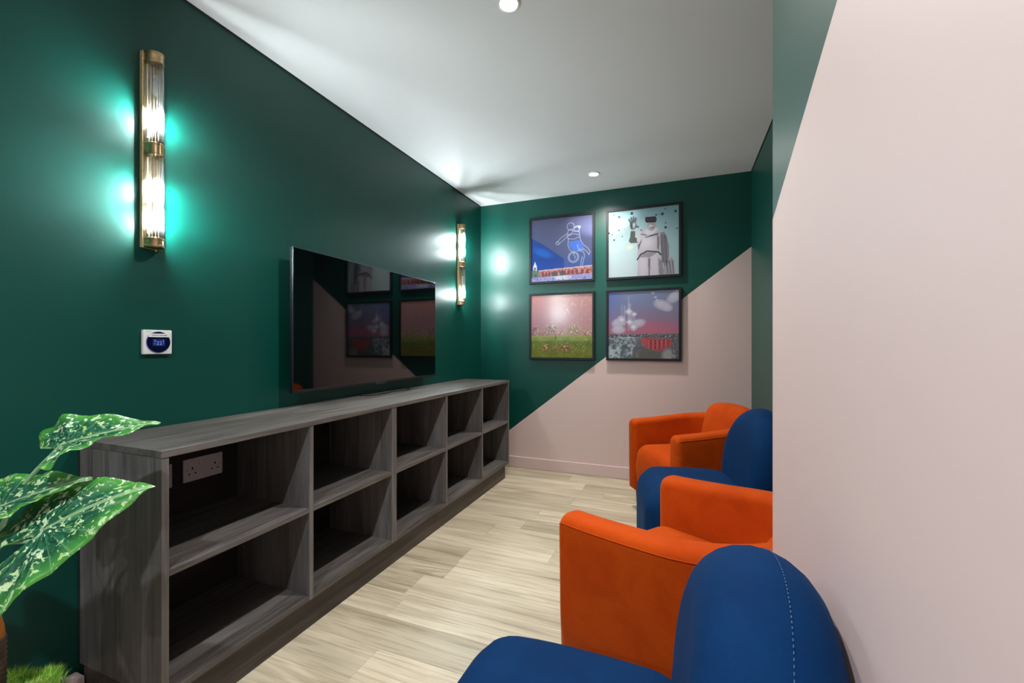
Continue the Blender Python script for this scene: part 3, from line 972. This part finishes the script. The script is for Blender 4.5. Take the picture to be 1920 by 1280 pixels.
def tub_chair(label, loc, rz, dx=0.0, dz=0.0, W=0.65, D=0.66):
    th, z0 = 0.098, 0.125
    r = empty('tub_armchair', loc, rz)
    tag(r, label, 'armchair', 'orange velvet tub armchairs')
    V, F, top = tub_shell(W, D, th, 0.598, 0.660, z0)
    mo('tub_shell', V, F, M['orange'], r, True)
    V, F = tube(top, 0.0020, 6)
    mo('piping', V, F, M['orange_pipe'], r, True)
    hw = W/2-th-0.003
    def seatfn(x, y, z):
        t = max(0.0, (z-0.30)/0.13)
        cr = 0.016*(1-(y/hw)**2)*t
        f = 0.018*math.sin(max(0, min(1, (z-0.14)/0.30))*math.pi)*(1 if x < 0.1 else 0)
        return (x-f, y, z+cr)
    V, F = rbox(0.012+0.235, 0, 0.284, 0.235, hw, 0.156, 0.062, 15, seatfn)
    mo('seat', V, F, M['orange'], r, True)
    def backfn(x, y, z):
        t = (z-0.41)/0.30
        q = 1-(y/(hw-0.03))**2
        puff = 0.040*max(0, q)*math.sin(max(0, min(1, t))*math.pi)
        zz = z+dz+0.035*q*max(0, t-0.4)
        return (x+dx+0.22*(z-0.42)-(puff if x < D-th-0.06 else 0)-0.30*y*y, y, zz)
    V, F = rbox(D-th-0.060, 0, 0.562, 0.060, hw-0.035, 0.145, 0.055, 15, backfn)
    mo('back_cushion', V, F, M['orange'], r, True)
    for (x, y) in ((0.055, -W/2+0.06), (0.055, W/2-0.06), (D-0.13, -W/2+0.13), (D-0.13, W/2-0.13)):
        V, F = lathe([(0.014, 0.0), (0.021, 0.128)], x, y, 14)
        mo('leg', V, F, M['foot'], r, True)
    return r
tub_chair('orange velvet tub armchair standing in the corner below the framed pictures', (-0.172, 2.765, 0), R(30.0))
tub_chair('orange velvet tub armchair standing between the two blue chairs', (-0.188, 1.522, 0), R(-29.0), 0.036, -0.045, D=0.646)

# ================================================================== BLUE LOUNGE CHAIRS
def lounge_chair(label, loc, rz, W=0.57):
    r = empty('lounge_chair', loc, rz)
    tag(r, label, 'lounge chair', 'blue velvet lounge chairs')
    hw = W/2
    def seatfn(x, y, z):
        t = max(0.0, (z-0.25)/0.20)
        cr = 0.020*(1-(y/hw)**2)*t*(1 if x > 0.05 else 0.5)
        q = max(0.0, (0.24-x)/0.24)
        return (x, y*(1-0.16*q**2.6), z+cr-0.03*max(0, (x-0.30))*t)
    V, F = rbox(0.235, 0, 0.264, 0.235, hw, 0.210, 0.100, 21, seatfn)
    mo('seat', V, F, M['blue'], r, True)
    # arched backrest with a fully rounded rim
    hw = W/2-0.042
    zt, zs, zb, cr, hx = 0.817, 0.540, 0.055, 0.09, 0.080
    xc = 0.500
    out = []
    for k in range(9): out.append((-hw+cr+(2*hw-2*cr)*k/8, zb, 0, -1))
    for k in range(1, 6):
        a = -math.pi/2+math.pi/2*k/6; out.append((hw-cr+cr*math.cos(a), zb+cr+cr*math.sin(a), math.cos(a), math.sin(a)))
    for k in range(9): out.append((hw, zb+cr+(zs-zb-cr)*k/9, 1, 0))
    for k in range(37):
        a = math.pi*k/36
        y, z = hw*math.cos(a), zs+(zt-zs)*math.sin(a)
        nx, nz = math.cos(a)/hw, math.sin(a)/(zt-zs); l = math.hypot(nx, nz)
        out.append((y, z, nx/l, nz/l))
    for k in range(9): out.append((-hw, zs-(zs-zb-cr)*(k+1)/9+0.0, -1, 0))
    for k in range(1, 6):
        a = math.pi+math.pi/2*k/6; out.append((-hw+cr+cr*math.cos(a), zb+cr+cr*math.sin(a), math.cos(a), math.sin(a)))
    def lean(x, y, z):
        return (x+0.07*(z-0.42)-0.03*(y/hw)**2, y, z)
    n = len(out); rd = 0.080; V = []; F = []
    rows = []
    cy, cz = 0.0, 0.46
    for f in (0.06, 0.35, 0.65, 0.86):
        rows.append([(xc-hx-0.012*(1-f*f), cy+(y-ny*rd-cy)*f, cz+(z-nz*rd-cz)*f) for (y, z, ny, nz) in out])
    for k in range(13):
        a = -math.pi/2+math.pi*k/12
        rows.append([(xc+hx*math.sin(a), y+ny*rd*(math.cos(a)-1), z+nz*rd*(math.cos(a)-1)) for (y, z, ny, nz) in out])
    for f in (0.86, 0.65, 0.35, 0.06):
        rows.append([(xc+hx+0.004*(1-f*f), cy+(y-ny*rd-cy)*f, cz+(z-nz*rd-cz)*f) for (y, z, ny, nz) in out])
    for rw in rows: V += [lean(*p) for p in rw]
    for j in range(len(rows)-1):
        for i in range(n):
            F.append([j*n+i, j*n+(i+1) % n, (j+1)*n+(i+1) % n, (j+1)*n+i])
    F.append(list(range(n))); F.append([(len(rows)-1)*n+i for i in range(n)][::-1])
    b = mo('backrest', V, F, M['blue'], r, True)
    # stitched seam over the rim of the backrest: short raised stitches
    SV = []; SF = []
    def ridge(a):
        y, z = hw*math.cos(a), zs+(zt-zs)*math.sin(a)
        return lean(xc+0.018, y*0.9985, z-0.0012)
    a = R(8)
    while a < R(172):
        V, F = tube([ridge(a), ridge(a+0.012)], 0.0007, 5)
        k = len(SV); SV += V; SF += [[q+k for q in f] for f in F]
        a += 0.026
    o = mo('seam_stitching', SV, SF, M['thread'], b); o['kind'] = 'stuff'
    for (x, y) in ((0.11, -hw+0.13), (0.11, hw-0.13), (0.48, -hw+0.10), (0.48, hw-0.10)):
        V, F = lathe([(0.020, 0.0), (0.024, 0.075)], x, y, 14)
        mo('foot', V, F, M['foot'], r, True)
    return r
lounge_chair('blue velvet armless lounge chair standing between the two orange armchairs', (-0.172, 2.085, 0), R(11.0))
lounge_chair('blue velvet armless lounge chair standing against the large pink wall', (-0.424, 0.646, 0), 0.0)

# ================================================================== PLANT
RV = Vector((0.9309, 0.3653, 0)); FV = Vector((-0.3653, 0.9309, 0)); UV = Vector((0, 0, 1))
def leaf_mat():
    t = NT('variegated_leaf')
    uv = t.n('ShaderNodeUVMap'); uv.uv_map = 'UVMap'
    s = t.n('ShaderNodeSeparateXYZ'); t.l(uv.outputs[0], s.inputs[0])
    # u: 0 at the petiole to 1 at the rim, v: angle around the petiole
    mp = t.n('ShaderNodeMapping'); mp.inputs['Scale'].default_value = (7.0, 30.0, 1)
    t.l(uv.outputs[0], mp.inputs[0])
    tc = t.n('ShaderNodeTexCoord')
    n1 = t.n('ShaderNodeTexNoise', i_Scale=75.0, i_Detail=3.0, i_Roughness=0.6, i_Distortion=0.6)
    t.l(tc.outputs['Object'], n1.inputs['Vector'])
    n2 = t.n('ShaderNodeTexNoise', i_Scale=1.0, i_Detail=2.0, i_Distortion=0.8)
    t.l(mp.outputs[0], n2.inputs['Vector'])
    n3 = t.n('ShaderNodeTexNoise', i_Scale=14.0, i_Detail=2.0)
    t.l(tc.outputs['Object'], n3.inputs['Vector'])
    base = t.ramp(n2.outputs[0], [(0.35, (0.006, 0.050, 0.022)), (0.55, (0.015, 0.105, 0.050)), (0.75, (0.030, 0.17, 0.075))])
    rim = t.ramp(s.outputs[0], [(0.62, (0, 0, 0)), (0.97, (1, 1, 1))])
    base = t.mix(rim, base, (0.055, 0.26, 0.030))
    spots = t.math('ADD', t.math('MULTIPLY', n1.outputs[0], 0.75), t.math('MULTIPLY', n2.outputs[0], 0.35))
    sm = t.ramp(spots, [(0.595, (0, 0, 0)), (0.63, (1, 1, 1))])
    cream = t.ramp(n3.outputs[0], [(0.35, (0.62, 0.74, 0.52)), (0.65, (0.30, 0.50, 0.12))])
    c = t.mix(sm, base, cream)
    vn = t.math('ABSOLUTE', t.math('SUBTRACT', s.outputs[1], 0.5))
    # midrib and side veins
    rib = t.math('LESS_THAN', t.math('MULTIPLY', vn, t.math('ADD', s.outputs[0], 0.05)), 0.0035)
    c = t.mix(t.math('MULTIPLY', rib, 0.7), c, (0.30, 0.45, 0.22))
    sv = t.math('SINE', t.math('MULTIPLY', vn, 95.0))
    vein = t.ramp(sv, [(0.93, (0, 0, 0)), (1.0, (1, 1, 1))])
    c = t.mix(t.math('MULTIPLY', vein, 0.4), c, (0.20, 0.36, 0.20))
    t.set(Base_Color=c, Roughness=0.30, Specular_IOR_Level=0.5)
    t.bump(sv, 0.25, 0.002)
    return t.m
M['leaf'] = leaf_mat()
M['petiole'] = plain('pale_green_petiole', (0.24, 0.42, 0.24), 0.45)
def trunk_mat():
    t = NT('ringed_trunk')
    tc = t.n('ShaderNodeTexCoord'); s = t.n('ShaderNodeSeparateXYZ'); t.l(tc.outputs['Object'], s.inputs[0])
    nz = t.n('ShaderNodeTexNoise', i_Scale=30.0, i_Detail=3.0); t.l(tc.outputs['Object'], nz.inputs['Vector'])
    c = t.ramp(nz.outputs[0], [(0.35, (0.018, 0.010, 0.006)), (0.7, (0.075, 0.045, 0.025))])
    t.set(Base_Color=c, Roughness=0.8)
    t.bump(nz.outputs[0], 0.4, 0.004)
    return t.m
M['trunk'] = trunk_mat()
M['sheath'] = plain('orange_brown_sheath', (0.36, 0.12, 0.02), 0.5)
M['pot'] = plain('pot_grey', (0.10, 0.10, 0.10), 0.5)
def moss_mat():
    t = NT('moss')
    tc = t.n('ShaderNodeTexCoord')
    nz = t.n('ShaderNodeTexNoise', i_Scale=22.0, i_Detail=2.0); t.l(tc.outputs['Object'], nz.inputs['Vector'])
    c = t.ramp(nz.outputs[0], [(0.35, (0.09, 0.22, 0.025)), (0.5, (0.28, 0.52, 0.055)), (0.68, (0.52, 0.72, 0.17))])
    t.set(Base_Color=c, Roughness=0.8)
    return t.m
M['moss'] = moss_mat()

HALF = [(0, 1.0, 0.0), (1, 0.86, 0.075), (2, 0.70, 0.165), (3, 0.50, 0.27), (4, 0.25, 0.37), (5, 0.0, 0.44), (6, -0.25, 0.48),
        (7, -0.48, 0.44), (8, -0.60, 0.32), (9, -0.58, 0.20), (10, -0.40, 0.10), (11, -0.12, 0.015)]
def leaf(parent, org, O, a, bp, bm, droop=0.05, lobe=1.0, wide=1.0, wave=0.006, seed=0, ldrop=0.0):
    """arrow-shaped blade around the petiole joint O: a runs to the tip, bp and bm to the two sides"""
    O, a, bp, bm = Vector(O), Vector(a), Vector(bp), Vector(bm)
    pts = catmull([Vector((x if x > 0 else x*lobe, y*wide, 0)) for _, x, y in HALF], 3)
    out = [(p.x, p.y) for p in pts]
    full = out+[(x, -y) for x, y in out[::-1][0:-1]]
    n = len(full); K = 9
    nrm = a.cross(bp).normalized()
    rg = random.Random(seed); ph = [rg.uniform(0, 6) for _ in range(4)]
    V = [tuple(O)]; UVc = [(0, 0.5)]
    for k in range(1, K+1):
        f = k/K
        for i, (x, y) in enumerate(full):
            X, Y = x*f, y*f
            b = bp if Y >= 0 else bm
            p = O+a*X+(b*abs(Y) if Y >= 0 else -b*abs(Y))
            p = p-UV*droop*(max(0, X)**2*0.9+Y*Y*0.9+max(0, -X)**1.5*0.8)
            p = p-UV*ldrop*max(0, -X)
            p = p+nrm*(wave*math.sin(i*0.9+ph[0])*f**2+0.010*f*(abs(math.sin(math.atan2(Y, X)*4+ph[1]))-0.5)*min(1, abs(Y)*6))
            V.append(tuple(p)); UVc.append((f, 0.5+0.5*math.atan2(y, x)/math.pi))
    F = []
    for i in range(n):
        F.append([0, 1+i, 1+(i+1) % n])
    for k in range(K-1):
        for i in range(n):
            A_, B_ = 1+k*n, 1+(k+1)*n
            if i == 11*3: pass
            F.append([A_+i, B_+i, B_+(i+1) % n, A_+(i+1) % n])
    o = mo('leaf', V, F, M['leaf'], parent, True, org)
    uvl = o.data.uv_layers.new(name='UVMap')
    for lp in o.data.loops: uvl.data[lp.index].uv = UVc[lp.vertex_index]
    sd = o.modifiers.new('thick', 'SOLIDIFY'); sd.thickness = 0.0012
    return o

def plant():
    px, py = -1.470, 0.462
    org = (px, py, 0.0)
    r = empty('potted_plant', org)
    tag(r, 'leafy potted plant with white-speckled green leaves beside the bookcase', 'plant')
    V, F = lathe([(0.090, 0.0), (0.105, 0.02), (0.128, 0.255), (0.130, 0.265), (0.122, 0.266), (0.119, 0.235)], px, py, 40)
    mo('pot', V, F, M['pot'], r, True, org)
    # trunk with ringed bark, orange sheath on top
    prof = []
    z = 0.22; k = 0
    while z < 0.425:
        prof += [(0.0335, z), (0.0365, z+0.004), (0.0350, z+0.010)]
        z += 0.0125
    V, F = lathe(prof, px, py, 20)
    mo('trunk', V, F, M['trunk'], r, True, org)
    V, F = lathe([(0.030, 0.420), (0.034, 0.432), (0.032, 0.452), (0.027, 0.48), (0.018, 0.53), (0.010, 0.56)], px, py, 18)
    mo('sheath', V, F, M['sheath'], r, True, org)
    # mossy mound in the pot: mound and tufts
    random.seed(5)
    def mz(x, y):
        d = math.hypot(x, y)
        return 0.262+0.045*(1-(d/0.128)**2)+0.014*math.sin(x*60+1)*math.cos(y*55)
    MV = []; MF = []
    N = 22
    for j in range(N+1):
        for i in range(40):
            a = 2*math.pi*i/40; d = 0.124*j/N
            MV.append((px+d*math.cos(a), py+d*math.sin(a), mz(d*math.cos(a), d*math.sin(a))-0.004))
    for j in range(N):
        for i in range(40):
            MF.append([j*40+i, (j+1)*40+i, (j+1)*40+(i+1) % 40, j*40+(i+1) % 40])
    for _ in range(9000):
        a = random.uniform(0, 2*math.pi); d = 0.128*math.sqrt(random.random())
        x, y = d*math.cos(a), d*math.sin(a)
        if d < 0.036: continue
        z = mz(x, y)-0.005
        b = random.uniform(0, 6.28); wv = random.uniform(0.0006, 0.0013)
        h = random.uniform(0.010, 0.024)
        tx, ty = random.gauss(0, 0.007)+x*0.05, random.gauss(0, 0.007)+y*0.05
        k = len(MV)
        MV += [(px+x+wv*math.cos(b), py+y+wv*math.sin(b), z), (px+x-wv*math.cos(b), py+y-wv*math.sin(b), z),
               (px+x+tx, py+y+ty, z+h)]
        MF.append([k, k+1, k+2])
    o = mo('moss', MV, MF, M['moss'], r, False, org, fix=False); o['kind'] = 'stuff'
    # leaves
    def P(u_, v_, t):   # point at depth t along the plant's side of the room
        return Vector((0, 0, CAMH))+(FV+RV*((u_-960)/800)-UV*((v_-647)/800))*t
    def S(O, tip, up, dn):     # joint, tip, and the rim beside the joint on the upper and lower side
        return O, tip-O, (up-O)/0.44, (O-dn)/0.44
    specs = [
        (*S(P(126, 829, 0.99), P(303, 781, 1.05), P(122, 778, 1.05), P(132, 842, 0.93)), 0.018, 0.45, 1.0, 1),
        (*S(P(82, 992, 0.90), P(290, 877, 0.97), P(112, 912, 0.97), P(72, 1084, 0.84)), 0.045, 1.0, 1.0, 2),
        (*S(P(2, 948, 0.93), P(176, 881, 0.97), P(8, 893, 1.0), P(12, 962, 0.88)), 0.02, 0.7, 1.0, 3),
        (Vector((-1.50, 0.33, 0.80)), Vector((0.02, -0.20, 0.05)), Vector((0.18, 0, 0.05)), Vector((0.18, 0, -0.02)), 0.06, 0.8, 1.0, 4),
        (Vector((-1.36, 0.33, 0.66)), Vector((0.10, -0.17, 0.0)), Vector((0.15, 0.09, 0.05)), Vector((0.15, 0.09, 0.0)), 0.06, 0.8, 1.0, 5),
    ]
    for (O, a, bp, bm, dr, lo, wi, sd) in specs:
        leaf(r, org, O, a, bp, bm, dr, lo, wi, 0.005, sd, 0.10 if sd == 1 else 0.0)
        top = Vector((px, py, 0.545))
        mid = (top+O)*0.5+UV*0.03-RV*0.03
        pp = catmull([Vector((px, py, 0.47)), top, mid, O-a*0.10-UV*0.01, O+UV*(-0.003)], 6)
        V, F = tube(pp, [0.0075-0.0045*i/(len(pp)-1) for i in range(len(pp))], 8)
        mo('petiole', V, F, M['petiole'], r, True, org)
plant()
